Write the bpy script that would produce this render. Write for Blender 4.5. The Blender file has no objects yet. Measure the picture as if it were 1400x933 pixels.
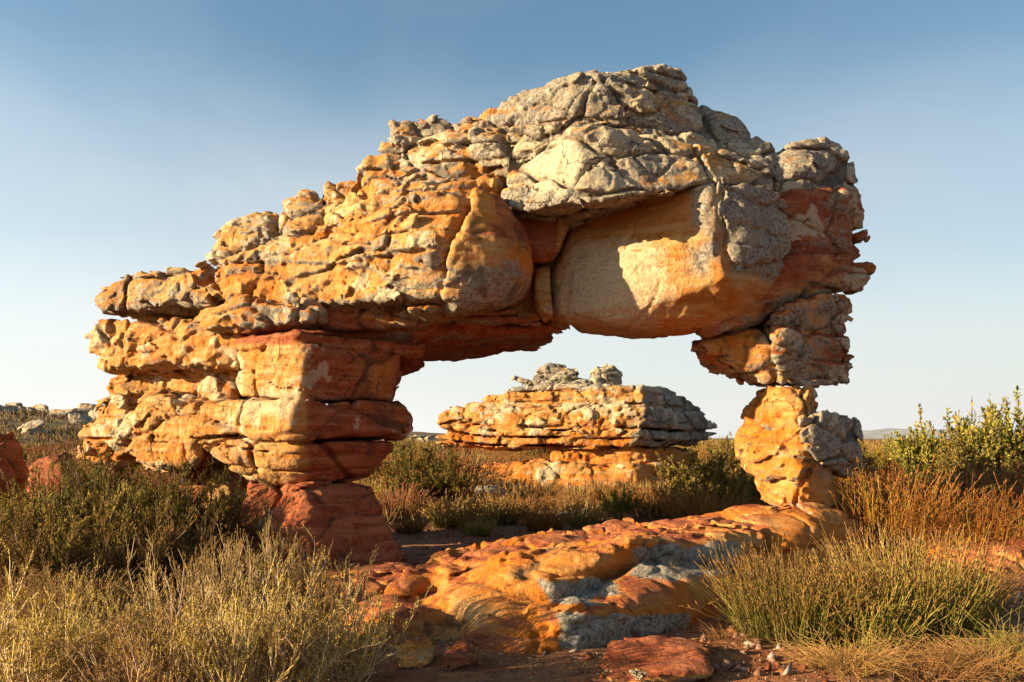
import bpy, math, random, time
import numpy as np
import openvdb as vdb
from mathutils import Vector

T0 = time.time()
F = 1089.0            # focal length in photo pixels (1400 wide)
EYE = 1.6             # eye height in metres
HOR = 600.0           # horizon row in the photo
C = bpy.context.scene.collection

def at(px, py, Y):
    """world point seen at photo pixel px, py when it stands Y metres away"""
    return ((px - 700.0) / F * Y, Y, EYE - (py - HOR) / F * Y)

SUN_A, SUN_E = 16.0, 15.0
_a, _e = math.radians(SUN_A), math.radians(SUN_E)
SUN = Vector((-math.cos(_a) * math.cos(_e), -math.sin(_a) * math.cos(_e), math.sin(_e)))

# ------------------------------------------------------------------ noise
_rng = np.random.default_rng(7)
_TAB = _rng.random(65536).astype(np.float32)

def _h(ix, iy, iz, s):
    return _TAB[((ix * 73856093) ^ (iy * 19349663) ^ (iz * 83492791) ^ (s * 2654435)) & 65535]

def vnoise(p, freq, seed=0):
    q = p * np.float32(freq)
    i = np.floor(q).astype(np.int64)
    f = (q - i).astype(np.float32)
    f = f * f * f * (f * (f * 6 - 15) + 10)
    x, y, z = i[:, 0], i[:, 1], i[:, 2]
    u, v, w = f[:, 0], f[:, 1], f[:, 2]
    def L(a, b, t): return a + (b - a) * t
    c00 = L(_h(x, y, z, seed), _h(x + 1, y, z, seed), u)
    c10 = L(_h(x, y + 1, z, seed), _h(x + 1, y + 1, z, seed), u)
    c01 = L(_h(x, y, z + 1, seed), _h(x + 1, y, z + 1, seed), u)
    c11 = L(_h(x, y + 1, z + 1, seed), _h(x + 1, y + 1, z + 1, seed), u)
    return L(L(c00, c10, v), L(c01, c11, v), w)

def fbm(p, freq, octv=4, seed=0, gain=0.5):
    s = np.zeros(len(p), np.float32); a = 1.0; t = 0.0
    for o in range(octv):
        s += a * vnoise(p, freq * 2.03 ** o, seed + 17 * o); t += a; a *= gain
    return s / t - 0.5

def worley(p, freq, seed=0, scale=(1, 1, 1), tilt=False):
    q = p * (np.float32(freq) * np.array(scale, np.float32))
    i = np.floor(q).astype(np.int64)
    f1 = np.full(len(p), 9.0, np.float32); f2 = f1.copy(); cid = np.zeros(len(p), np.float32)
    tl = np.zeros(len(p), np.float32)
    for dx in (-1, 0, 1):
        for dy in (-1, 0, 1):
            for dz in (-1, 0, 1):
                cx, cy, cz = i[:, 0] + dx, i[:, 1] + dy, i[:, 2] + dz
                hx, hy, hz = _h(cx, cy, cz, seed), _h(cx, cy, cz, seed + 1), _h(cx, cy, cz, seed + 2)
                vx, vy, vz = cx + hx - q[:, 0], cy + hy - q[:, 1], cz + hz - q[:, 2]
                d = (vx * vx + vy * vy + vz * vz).astype(np.float32)
                near = d < f1
                f2 = np.where(near, f1, np.minimum(f2, d))
                cid = np.where(near, _h(cx, cy, cz, seed + 3), cid)
                if tilt:
                    tl = np.where(near, (hz * 2 - 1) * vx + (hx * 2 - 1) * vy + (hy * 2 - 1) * vz, tl)
                f1 = np.where(near, d, f1)
    if tilt: return np.sqrt(f1), np.sqrt(f2), cid, tl.astype(np.float32)
    return np.sqrt(f1), np.sqrt(f2), cid

def sstep(a, b, x):
    t = np.clip((x - a) / (b - a), 0, 1)
    return t * t * (3 - 2 * t)

from concurrent.futures import ThreadPoolExecutor
POOL = ThreadPoolExecutor(4)
def pfield(P, *a, **k):
    n = max(1, min(64, len(P) // 30000 + 1))
    return np.concatenate(list(POOL.map(lambda p: field(p, *a, **k), np.array_split(P, n))))
# ------------------------------------------------------------------ rock solids
import bmesh
def hull_planes(pts):
    bm = bmesh.new()
    for p in pts: bm.verts.new(p)
    bmesh.ops.convex_hull(bm, input=bm.verts)
    bm.normal_update()
    cen = np.mean(np.array(pts), axis=0)
    P = []
    for f in bm.faces:
        n = np.array(f.normal); c = float(n @ np.array(f.calc_center_median()))
        if n @ cen > c: n, c = -n, -c
        if f.calc_area() > 1e-5 and not any(np.dot(n, m[0]) > 0.996 and abs(c - m[1]) < 0.03 for m in P): P.append((n, c))
    bm.free()
    return np.array([p[0] for p in P], np.float32), np.array([p[1] for p in P], np.float32)

#        bed  knob pit  crack fbm | grey red  pale ochre
STY = {
 'knob':  (.075,.10,.022, .06, .15,  .42, .03, .38, .45),
 'top':   (.06, .065,.015, .075, .13,  1.05, .00, .48, .25),
 'block': (.045, .04,.01, .075, .08,  .95, .05, .48, .3),
 'crown': (.075, .085,.02, .06, .14,  .70, .00, .35, .35),
 'panel': (.045,.025,.01, .055,.08,  .12, .40, .30, .4),
 'red':   (.008,.05, .01, .05, .10,  .08, .85, .22, .1),
 'under': (.05, .02, .00, .03, .06,  .00, .85, .00, .5),
 'smooth':(.012,.022,.00, .022,.07,  .08, .15, .10, .9),
 'beamend':(.00,.02, .00, .02, .06,  .15, .50, .10, .7),
 'scoop': (.015,.02, .00, .02, .06,  .02, .70, .10, .6),
 'layer': (.045,.055,.015, .05, .09,  .45, .60, .42, .3),
 'slab':  (.03,.012, .005, .035, .07,  .06, .22, .15, 1.0),
 'gold':  (.012,.06, .06, .05, .11,  .15, .15, .32, .9),
 'crust': (.07, .075,.015, .05, .12,  .10, .25, .22, .9),
 'far':   (.20, .075,.03, .06, .14,  .28, .00, .32, .8),
 'stone': (.03, .05, .02, .03, .10,  .12, .55, .15, .5),
}

def blk(sty, pts, thick=2.0, taper=(.85, .9), k=.05, dz=0.0, warp=1.0):
    w = [at(*p) for p in pts]
    cx = sum(p[0] for p in w) / len(w); cz = sum(p[2] for p in w) / len(w); cy = max(p[1] for p in w)
    back = [(cx + (x - cx) * taper[0], cy + thick + (y - cy) * .3, cz + (z - cz) * taper[1] + dz) for x, y, z in w]
    return solid(sty, w + back, k, warp)

def solid(sty, pts, k=.05, warp=1.0):
    N, c = hull_planes(pts)
    a = np.array(pts, np.float32)
    s = STY[sty] if isinstance(sty, str) else sty
    return dict(N=N, c=c, k=k, lo=a.min(0), hi=a.max(0), s=np.array(s, np.float32), warp=warp)

def field(P, chunks, want_style=False, detail=1.0, scale=1.0, bed=.36, seamk=1.0):
    """signed distance of the weathered rock at points P, and style weights"""
    n = len(P)
    W = np.stack([fbm(P, .8 / scale, 2, 31), fbm(P, .8 / scale, 2, 57), fbm(P, .8 / scale, 2, 91)], 1) * np.float32(.26 * scale)
    W += np.stack([fbm(P, 2.3 / scale, 2, 131), fbm(P, 2.3 / scale, 2, 157), fbm(P, 2.3 / scale, 2, 191)], 1) * np.float32(.10 * scale)
    D = np.full(n, 5.0, np.float32); D2 = D.copy(); S = np.zeros((n, 9), np.float32); T = np.zeros(n, np.float32)
    near = []
    for ch in chunks:
        m = np.all((P > ch['lo'] - .6) & (P < ch['hi'] + .6), axis=1)
        ix = np.nonzero(m)[0]
        if not len(ix): continue
        q = P[ix] + W[ix] * np.float32(ch['warp'])
        k = ch['k']
        e = q @ ch['N'].T - ch['c']
        mx = e.max(1)
        d = mx + k * np.log(np.exp((e - mx[:, None]) / k).sum(1)) - k * .9 - np.float32(.015 * scale)
        near.append((ix, d, ch['s']))
        D2[ix] = np.minimum(D2[ix], np.maximum(D[ix], d)); D[ix] = np.minimum(D[ix], d)
    for ix, d, s in near:
        w = np.exp(-np.clip((d - D[ix]) / (.05 * scale), 0, 20)) + 1e-9
        S[ix] += w[:, None] * s; T[ix] += w
    T[T == 0] = 1
    S /= T[:, None]
    q = P / np.float32(scale)
    patch = fbm(q, .9, 3, 5)
    # bedding: beds of uneven thickness, each standing proud or worn back, with worn joints between
    u = (q[:, 2] + .03 * q[:, 0] + .20 * fbm(q, .5, 2, 11)) / bed
    u = u + .35 * np.sin(u * 1.7)
    i = np.floor(u); f = u - i
    off = _TAB[(i.astype(np.int64) * 7919 + 131) & 65535]
    edge = np.minimum(f, 1 - f)
    g = (np.exp(-(edge / .07) ** 2) * sstep(-.16, .10, patch + .25 * (off - .5)) + .6 * (edge < .03) * (patch > -.08))
    d1 = S[:, 0] * ((off - .5) * 1.0 + .8 * g)
    # broken facets, each with its own tilt
    wq = q + np.stack([fbm(q, 3, 2, 211), fbm(q, 3, 2, 223), fbm(q, 3, 2, 227)], 1) * np.float32(.16)
    k1, k2, kc, kt = worley(wq, 1.9, 301, (1, 1, 1.35), True)
    m1, m2, mc, mt = worley(wq, 4.6, 331, (1, 1, 1.2), True)
    l1, l2, lc, lt = worley(wq, 11.0, 361, (1, 1, 1.1), True)
    kn = sstep(-.25, .15, fbm(q, 1.1, 2, 77)) * .7 + .3
    ln = sstep(-.12, .12, fbm(q, 2.1, 2, 79))
    d2 = S[:, 1] * (kn * (kt * .95 + (kc - .5) * .6 + (k1 - .5) * .16) + (mt * .46 + (mc - .5) * .30 + (m1 - .5) * .16) + ln * (lt * .22 + (lc - .5) * .16 + (l1 - .5) * .05))
    # pits
    pt = fbm(q, 2.2, 3, 401)
    d3 = S[:, 2] * (sstep(.10, .24, pt) * 1.0 * (.4 + 1.2 * vnoise(q, 6.0, 433)) + sstep(.14, .24, fbm(q, 5.0, 2, 431)) * .35 - .12)
    # cracks
    c1, c2, cc = worley(wq + np.float32(3.3), 1.05, 501, (1, 1, 1.5))
    e1, e2, ec = worley(wq, 2.7, 541, (1, 1, 1.2))
    cr = 1 - sstep(.015, .07, c2 - c1)
    er = (1 - sstep(.02, .09, e2 - e1)) * sstep(-.05, .12, fbm(q, 1.6, 2, 577))
    d4 = S[:, 3] * (cr * .9 + er * .5 + (cc - .5) * .5 + (ec - .5) * .2)
    d5 = S[:, 4] * (fbm(q, 1.5, 5, 601, .55) * .9 + fbm(q, 11.0, 2, 641) * .14)
    seam = seamk * np.exp(-((D2 - D) / (.045 * scale)) ** 2) * (.05 + .09 * sstep(-.1, .15, fbm(q, 1.3, 2, 881)))
    R = D + np.float32(scale * detail) * (d1 + d2 + d3 + d4 + d5 + seam)
    if want_style: return R, S, dict(crack=np.clip((cr + er * .7) * S[:, 3] * 14, 0, 1), pit=sstep(.10, .26, pt), joint=g, rec=np.clip((d2 + d1) / (S[:, 1] + .6 * S[:, 0] + .02), -1, 1))
    return R

def mesh_from(name, V, Q, Tr=None, mat=None, parent=None, smooth=True):
    me = bpy.data.meshes.new(name)
    nq = len(Q); nt = 0 if Tr is None else len(Tr)
    me.vertices.add(len(V)); me.vertices.foreach_set('co', np.ascontiguousarray(V, np.float32).ravel())
    loops = np.concatenate([np.asarray(Q, np.int32).ravel()] + ([np.asarray(Tr, np.int32).ravel()] if nt else []))
    me.loops.add(len(loops)); me.loops.foreach_set('vertex_index', loops)
    me.polygons.add(nq + nt)
    st = np.concatenate([np.arange(nq) * 4, nq * 4 + np.arange(nt) * 3]).astype(np.int32)
    me.polygons.foreach_set('loop_start', st)
    me.update(calc_edges=True)
    if smooth: me.polygons.foreach_set('use_smooth', np.ones(nq + nt, bool))
    me.validate()
    o = bpy.data.objects.new(name, me); C.objects.link(o)
    if mat: me.materials.append(mat)
    if parent is not None: o.parent = parent
    return o

def set_attr(o, name, val):
    a = o.data.attributes.new(name, 'FLOAT', 'POINT'); a.data.foreach_set('value', np.ascontiguousarray(val, np.float32))

def rock(name, chunks, mat, h=.03, parent=None, detail=1.0, scale=1.0, bed=.36, hook=None, seamk=1.0):
    lo = np.min([c['lo'] for c in chunks], 0) - .45 * scale; hi = np.max([c['hi'] for c in chunks], 0) + .45 * scale
    K = 4; H = h * K
    nc = np.ceil((hi - lo) / H).astype(int) + 1
    gx, gy, gz = np.meshgrid(*[np.arange(n) for n in nc], indexing='ij')
    P = (np.stack([gx, gy, gz], -1).reshape(-1, 3) * H + lo).astype(np.float32)
    dc = pfield(P, chunks, detail=detail, scale=scale, bed=bed, seamk=seamk).reshape(nc)
    fine = np.repeat(np.repeat(np.repeat(dc, K, 0), K, 1), K, 2).astype(np.float32)   # nearest, then exact in the band
    band = np.abs(dc) < H * 1.7
    bi = np.argwhere(band)
    off = np.stack(np.meshgrid(*[np.arange(K)] * 3, indexing='ij'), -1).reshape(-1, 3)
    idx = (bi[:, None, :] * K + off[None]).reshape(-1, 3)
    fine[idx[:, 0], idx[:, 1], idx[:, 2]] = pfield((idx * h + lo).astype(np.float32), chunks, detail=detail, scale=scale, bed=bed, seamk=seamk)
    fine = np.clip(fine, -.2, .2)
    g = vdb.FloatGrid(.2); g.copyFromArray(fine)
    V, Tr, Q = g.convertToPolygons(isovalue=0.0, adaptivity=0.0)
    Q = Q[:, ::-1]
    V = V.astype(np.float32) * h + lo
    # drop floating specks: keep big islands
    par = np.arange(len(V))
    a = np.concatenate([Q[:, 0], Q[:, 1], Q[:, 2]]); b = np.concatenate([Q[:, 1], Q[:, 2], Q[:, 3]])
    for _ in range(400):
        m = np.minimum(par[a], par[b]); old = par.copy()
        np.minimum.at(par, a, m); np.minimum.at(par, b, m)
        par = par[par]
        if np.array_equal(old, par): break
    cnt = np.bincount(par, minlength=len(V)); keep = cnt[par] > max(300, .02 * len(V))
    new = np.cumsum(keep) - 1
    Q = new[Q[keep[Q].all(1)]]; V = V[keep]
    ce = np.array([0, 0, 0], np.float32)
    if parent is not None: ce = np.array(parent.location, np.float32)
    o = mesh_from(name, V - ce, Q, None, mat, parent)
    nv = len(V)
    me = o.data
    nor = np.empty(nv * 3, np.float32); me.vertex_normals.foreach_get('vector', nor); nor = nor.reshape(-1, 3)
    _, S, X = field(V, chunks, True, detail=detail, scale=scale, bed=bed, seamk=seamk)
    q = V / np.float32(scale)
    n1 = fbm(q, .9, 4, 701); n2 = fbm(q, 2.6, 4, 733); n3 = fbm(q, 7.0, 3, 761)
    up = nor[:, 2]
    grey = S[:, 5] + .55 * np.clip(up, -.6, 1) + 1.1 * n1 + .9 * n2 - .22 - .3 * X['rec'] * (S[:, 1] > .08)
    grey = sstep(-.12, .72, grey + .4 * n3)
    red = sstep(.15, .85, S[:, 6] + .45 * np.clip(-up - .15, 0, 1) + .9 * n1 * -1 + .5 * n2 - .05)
    pale = sstep(.30, .75, S[:, 7] + 1.1 * fbm(q, 1.7, 4, 811) + .6 * n3 - .5 * X['rec'] * (S[:, 1] > .05))
    ochre = np.clip(S[:, 8] + 1.2 * n2 + 1.0 * X['rec'] * (S[:, 1] > .05), 0, 1)
    stain_shade = np.clip(X['crack'] * .8 + X['pit'] * .15 + sstep(.16, .3, fbm(q * np.array([1, 1, .35], np.float32), 2.3, 4, 841)) * .6, 0, 1)
    M = dict(crackm=np.clip(S[:, 3] * 18, 0, 1), grey=grey, red=red, pale=pale, ochre=ochre, stain_shade=stain_shade)
    if hook: hook(V, nor, M, q)
    for k_, v_ in M.items(): set_attr(o, k_, np.clip(v_, 0, 1))
    print('rock', name, nv, round(time.time() - T0, 1))
    return o

# ------------------------------------------------------------------ materials
class NT:
    def __init__(s, name, rough=.9):
        s.m = bpy.data.materials.new(name); s.m.use_nodes = True
        s.t = s.m.node_tree; s.n = s.t.nodes; s.b = s.n['Principled BSDF']
        s.b.inputs['Roughness'].default_value = rough
        s.b.inputs['Specular IOR Level'].default_value = .2
    def node(s, ty, **kw):
        n = s.n.new(ty)
        for k, v in kw.items(): setattr(n, k, v)
        return n
    def put(s, sock, v):
        if hasattr(v, 'is_linked') or isinstance(v, bpy.types.NodeSocket): s.t.links.new(v, sock)
        elif isinstance(v, (tuple, list)) and len(v) == 3 and sock.type == 'RGBA': sock.default_value = (*v, 1)
        else: sock.default_value = v
    def attr(s, name, out='Fac'):
        return s.node('ShaderNodeAttribute', attribute_name=name).outputs[out]
    def mix(s, f, a, b, blend='MIX'):
        n = s.node('ShaderNodeMix', data_type='RGBA', blend_type=blend)
        s.put(n.inputs[0], f); s.put(n.inputs[6], a); s.put(n.inputs[7], b); return n.outputs[2]
    def math(s, op, a, b=0.0, c=0.0):
        n = s.node('ShaderNodeMath', operation=op); s.put(n.inputs[0], a); s.put(n.inputs[1], b); s.put(n.inputs[2], c); return n.outputs[0]
    def coord(s, out='Object'): return s.node('ShaderNodeTexCoord').outputs[out]
    def noise(s, vec, sc, det=5, rough=.6, dist=0):
        n = s.node('ShaderNodeTexNoise'); s.put(n.inputs['Vector'], vec)
        n.inputs['Scale'].default_value = sc; n.inputs['Detail'].default_value = det
        n.inputs['Roughness'].default_value = rough; n.inputs['Distortion'].default_value = dist
        return n.outputs['Fac']
    def vor(s, vec, sc, feature='F1', rnd=1):
        n = s.node('ShaderNodeTexVoronoi', feature=feature); s.put(n.inputs['Vector'], vec); n.inputs['Scale'].default_value = sc
        return n.outputs['Distance']
    def ramp(s, f, a, b, lo=0.0, hi=1.0):
        n = s.node('ShaderNodeMapRange', interpolation_type='SMOOTHSTEP'); s.put(n.inputs['Value'], f)
        n.inputs['From Min'].default_value = a; n.inputs['From Max'].default_value = b
        n.inputs['To Min'].default_value = lo; n.inputs['To Max'].default_value = hi
        return n.outputs['Result']
    def stretch(s, vec, sc):
        n = s.node('ShaderNodeMapping'); s.put(n.inputs['Vector'], vec); n.inputs['Scale'].default_value = sc; return n.outputs[0]
    def bump(s, h, strength=.5, dist=.02, prev=None):
        n = s.node('ShaderNodeBump'); s.put(n.inputs['Height'], h); n.inputs['Strength'].default_value = strength; n.inputs['Distance'].default_value = dist
        if prev is not None: s.put(n.inputs['Normal'], prev)
        return n.outputs[0]
    def out(s, col, normal=None):
        s.put(s.b.inputs['Base Color'], col)
        if normal is not None: s.put(s.b.inputs['Normal'], normal)
        return s.m

def rock_material(name='sandstone', sc=1.0):
    t = NT(name, .88)
    v = t.coord()
    a = t.noise(v, 1.3 * sc, 6, .65); b = t.noise(v, 6.0 * sc, 6, .7); c = t.noise(v, 26 * sc, 5, .7); d = t.noise(v, 90 * sc, 3, .7)
    lay = t.noise(t.stretch(v, (.7, .7, 7.0)), 1.6 * sc, 5, .6, .4)
    ochre = t.mix(t.ramp(b, .3, .7), (.36, .145, .028), (.46, .255, .08))
    ochre = t.mix(t.ramp(lay, .42, .62, 0, .7), ochre, (.51, .345, .16))
    ochre = t.mix(t.math('MULTIPLY', t.attr('ochre'), t.ramp(a, .38, .60, .28, .95)), ochre, (.46, .13, .008))
    red = t.mix(t.ramp(b, .35, .68), (.20, .042, .014), (.33, .095, .035))
    red = t.mix(t.ramp(lay, .45, .60, 0, .65), red, (.36, .135, .06))
    grey = t.mix(t.ramp(c, .36, .64), (.12, .105, .088), (.34, .305, .255))
    grey = t.mix(t.ramp(b, .40, .62, 0, .6), grey, (.27, .21, .135))
    grey = t.mix(t.ramp(d, .55, .72, 0, .55), grey, (.42, .39, .34))
    brk = t.math('SUBTRACT', t.math('ADD', t.math('MULTIPLY', b, .5), t.math('MULTIPLY', c, .5)), .5)
    def m(nm, lo=.32, hi=.68, w=1.3):
        return t.ramp(t.math('ADD', t.attr(nm), t.math('MULTIPLY', brk, w)), lo, hi)
    col = t.mix(m('red'), ochre, red)
    col = t.mix(m('grey', .22, .85), col, grey)
    col = t.mix(t.math('MULTIPLY', m('pale', .45, .8), .75), col, t.mix(c, (.42, .33, .205), (.53, .455, .33)))
    col = t.mix(t.math('MULTIPLY', m('stain_shade', .4, .8), .62), col, (.05, .034, .025))
    col = t.mix(t.ramp(d, .2, .8, 0, .35), col, t.mix(.5, col, (1.0, .9, .75), 'MULTIPLY'))
    cw = t.node('ShaderNodeVectorMath', operation='ADD'); t.put(cw.inputs[0], v)
    nz = t.node('ShaderNodeTexNoise'); t.put(nz.inputs['Vector'], v); nz.inputs['Scale'].default_value = 3.2 * sc; nz.inputs['Detail'].default_value = 4
    ns = t.node('ShaderNodeVectorMath', operation='SCALE'); t.put(ns.inputs[0], nz.outputs['Color']); ns.inputs['Scale'].default_value = .35 / sc; t.put(cw.inputs[1], ns.outputs[0])
    ce = t.vor(t.stretch(cw.outputs[0], (1, 1, 1.8)), 2.3 * sc, 'DISTANCE_TO_EDGE')
    crk = t.math('MULTIPLY', t.ramp(ce, .004, .022, 1, 0), t.math('MULTIPLY', t.ramp(t.noise(v, 1.1 * sc, 3, .6), .48, .60), t.attr('crackm')))
    col = t.mix(t.math('MULTIPLY', crk, .8), col, (.05, .03, .022))
    fine = t.ramp(c, .30, .55, .72, 1.0)
    g = t.node('ShaderNodeCombineColor'); 
    for k in range(3): t.put(g.inputs[k], fine)
    col = t.mix(.8, col, g.outputs[0], 'MULTIPLY')
    vd = t.vor(v, 17 * sc); vc = t.vor(t.stretch(v, (1, 1, 1.4)), 7 * sc, 'DISTANCE_TO_EDGE')
    n = t.bump(t.math('ADD', b, t.math('MULTIPLY', lay, .6)), .75, .07 / sc)
    n = t.bump(t.math('ADD', c, t.math('MULTIPLY', vd, .35)), .75, .03 / sc, n)
    n = t.bump(t.ramp(vc, 0, .05), .35, .012 / sc, n)
    n = t.bump(d, .6, .008 / sc, n)
    n = t.bump(t.math('SUBTRACT', 1.0, crk), .8, .02 / sc, n)
    return t.out(col, n)

# ------------------------------------------------------------------ bookkeeping
def tag(o, label=None, cat=None, group=None, kind=None):
    if label: o['label'] = label
    if cat: o['category'] = cat
    if group: o['group'] = group
    if kind: o['kind'] = kind
    return o
def empty(name, loc, label, cat, group=None, rz=0):
    o = bpy.data.objects.new(name, None); C.objects.link(o); o.location = loc; o.rotation_euler.z = rz
    bpy.context.view_layer.update()
    return tag(o, label, cat, group)

# ------------------------------------------------------------------ camera, sun, sky
sc = bpy.context.scene
cam = bpy.data.objects.new('camera', bpy.data.cameras.new('camera')); C.objects.link(cam)
cam.location = (0, 0, EYE); cam.rotation_euler = (math.pi / 2, 0, 0)
cam.data.sensor_width = 36; cam.data.lens = 36 * F / 1400; cam.data.clip_end = 60000; cam.data.clip_start = .05
cam.data.shift_y = (HOR - 466.5) / 1400
sc.camera = cam
sun = bpy.data.objects.new('sun', bpy.data.lights.new('sun', 'SUN')); C.objects.link(sun)
sun.data.energy = 5.0; sun.data.angle = math.radians(.5); sun.data.color = (1, .78, .47)
sun.rotation_euler = SUN.to_track_quat('Z', 'Y').to_euler()
w = bpy.data.worlds.new('World'); sc.world = w; w.use_nodes = True
nt = w.node_tree
sky = nt.nodes.new('ShaderNodeTexSky'); sky.sky_type = 'NISHITA'; sky.sun_disc = False
sky.sun_elevation = math.radians(SUN_E); sky.sun_rotation = math.atan2(SUN.x, SUN.y)
sky.dust_density = 1.5; sky.air_density = 1.0; sky.ozone_density = 1.0
bg = nt.nodes['Background']; bg.inputs[1].default_value = .052
tc = nt.nodes.new('ShaderNodeTexCoord'); sep = nt.nodes.new('ShaderNodeSeparateXYZ'); nt.links.new(tc.outputs['Generated'], sep.inputs[0])
rp = nt.nodes.new('ShaderNodeValToRGB'); nt.links.new(sep.outputs[2], rp.inputs[0])
rp.color_ramp.interpolation = 'EASE'
for i, (p, f) in enumerate([(0, .97), (.10, .74), (.25, .40), (.46, .0)]):
    el = rp.color_ramp.elements[i] if i < 2 else rp.color_ramp.elements.new(p)
    el.position = p; el.color = (f, f, f, 1)
hz = nt.nodes.new('ShaderNodeMix'); hz.data_type = 'RGBA'
wn = nt.nodes.new('ShaderNodeTexNoise'); wn.inputs['Scale'].default_value = 2.2; wn.inputs['Detail'].default_value = 5; wn.inputs['Distortion'].default_value = .6
wm = nt.nodes.new('ShaderNodeMapping'); wm.inputs['Scale'].default_value = (1, 1, 2.6); nt.links.new(tc.outputs['Generated'], wm.inputs[0]); nt.links.new(wm.outputs[0], wn.inputs['Vector'])
wa = nt.nodes.new('ShaderNodeMath'); wa.operation = 'MULTIPLY_ADD'; wa.inputs[1].default_value = .36; wa.inputs[2].default_value = -.18; nt.links.new(wn.outputs['Fac'], wa.inputs[0])
wb = nt.nodes.new('ShaderNodeMath'); wb.operation = 'ADD'; wb.use_clamp = True; nt.links.new(wa.outputs[0], wb.inputs[0]); nt.links.new(rp.outputs[0], wb.inputs[1])
nt.links.new(wb.outputs[0], hz.inputs[0]); cy = nt.nodes.new('ShaderNodeMix'); cy.data_type = 'RGBA'; cy.blend_type = 'MULTIPLY'; cy.inputs[0].default_value = 1
nt.links.new(sky.outputs[0], cy.inputs[6]); cy.inputs[7].default_value = (.97, 1.19, 1.20, 1); nt.links.new(cy.outputs[2], hz.inputs[6]); hz.inputs[7].default_value = (5.9, 5.85, 5.75, 1)
mr = nt.nodes.new('ShaderNodeMapRange'); nt.links.new(sep.outputs[0], mr.inputs[0])
for i_, v_ in enumerate((-.55, .6, .99, .79)): mr.inputs[i_ + 1].default_value = v_
fx = nt.nodes.new('ShaderNodeVectorMath'); fx.operation = 'SCALE'; nt.links.new(hz.outputs[2], fx.inputs[0]); nt.links.new(mr.outputs[0], fx.inputs['Scale'])
nt.links.new(fx.outputs[0], bg.inputs[0])
sc.view_settings.view_transform = 'Standard'; sc.view_settings.look = 'None'; sc.view_settings.exposure = 1.8; sc.view_settings.gamma = 1
sc.cycles.use_denoising = True
# ================================================================== THE ARCH
ROCK = rock_material('sandstone', 1.0)
VOX = .026
arch = empty('rock_arch', (0, 10.3, 0), 'large weathered sandstone arch, orange below and grey on top, spanning the view', 'rock arch')

# left stack of beds, its front corner near px 412
left = [
 blk('panel', [(262,600,9.9),(405,598,9.25),(540,598,10.1),(540,618,10.1),(500,650,10.0),(405,672,9.6),(345,670,9.8),(275,630,9.9)], 1.7, (.62, .85), k=.09),
 blk('panel', [(258,548,9.95),(300,542,9.7),(410,541,9.32),(552,547,10.15),(564,568,10.2),(556,592,10.15),(410,600,9.27),(258,600,9.9)], 1.9, (.72, .9), k=.03),
 blk('panel', [(318,470,9.9),(414,462,9.38),(553,474,10.2),(412,542,9.45),(325,540,9.9),(532,546,10.2)], 1.9, (.72, .9), k=.02, warp=.7),
 blk('under', [(320,452,9.8),(425,448,9.5),(578,460,10.3),(578,480,10.3),(545,488,10.25),(412,470,9.42),(320,475,9.8)], 2.0, (.75, .9), k=.03),
 blk('knob', [(92,606,10.9),(130,562,11.0),(160,540,10.9),(262,545,10.2),(268,640,10.1),(200,645,10.3),(110,632,10.8)], 2.0, k=.08),
 blk('gold', [(158,500,11.5),(320,500,10.5),(320,548,10.5),(158,548,11.5)], 1.5),
 blk('knob', [(130,434,11.2),(200,434,10.75),(335,446,9.95),(322,496,9.95),(210,503,10.45),(133,503,11.2)], 1.9, k=.03, warp=.7),
 blk('crown', [(126,410,11.4),(135,386,11.4),(190,373,11.2),(285,361,10.5),(290,424,10.35),(200,426,10.7),(126,426,11.2)], 1.9, k=.04, warp=.7),
 blk('crown', [(266,422,10.0),(300,406,9.85),(442,404,9.5),(447,438,9.45),(300,447,9.8),(272,440,10)], 2.0, k=.03, warp=.6),
 blk('red', [(252,635,11.3),(330,635,11.2),(318,735,11),(285,738,11),(250,730,11.3)], 1.3),
]
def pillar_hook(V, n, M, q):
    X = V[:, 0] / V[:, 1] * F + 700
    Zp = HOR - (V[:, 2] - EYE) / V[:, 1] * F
    sh = sstep(395, 430, X) * sstep(450, 470, Zp)  # shaded right-hand faces: the shade is painted in as redder rock
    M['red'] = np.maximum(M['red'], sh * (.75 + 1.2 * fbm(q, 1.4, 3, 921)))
    lit = sstep(250, 300, X) * sstep(430, 400, X) * sstep(460, 480, Zp)  # sunlit left-hand faces: light painted in as paler, less red rock
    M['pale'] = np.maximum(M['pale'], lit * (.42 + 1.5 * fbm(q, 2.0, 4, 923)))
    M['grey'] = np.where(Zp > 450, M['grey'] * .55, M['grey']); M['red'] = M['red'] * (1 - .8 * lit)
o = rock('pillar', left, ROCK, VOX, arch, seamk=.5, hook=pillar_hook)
o['label'] = 'tall left pillar of thick overhanging beds'
foot = [
 blk('red', [(338,662,10.0),(415,656,9.55),(494,660,10.0),(415,716,9.4),(508,714,9.95),(330,718,9.9),(538,785,9.8),(552,815,9.4),(440,838,8.5),(306,800,9.3)], 1.3, (.62, .95), k=.04),
]
o = rock('pedestal', foot, ROCK, VOX, arch, seamk=.2)
o['label'] = 'dark red conical pedestal under the left pillar'

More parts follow.
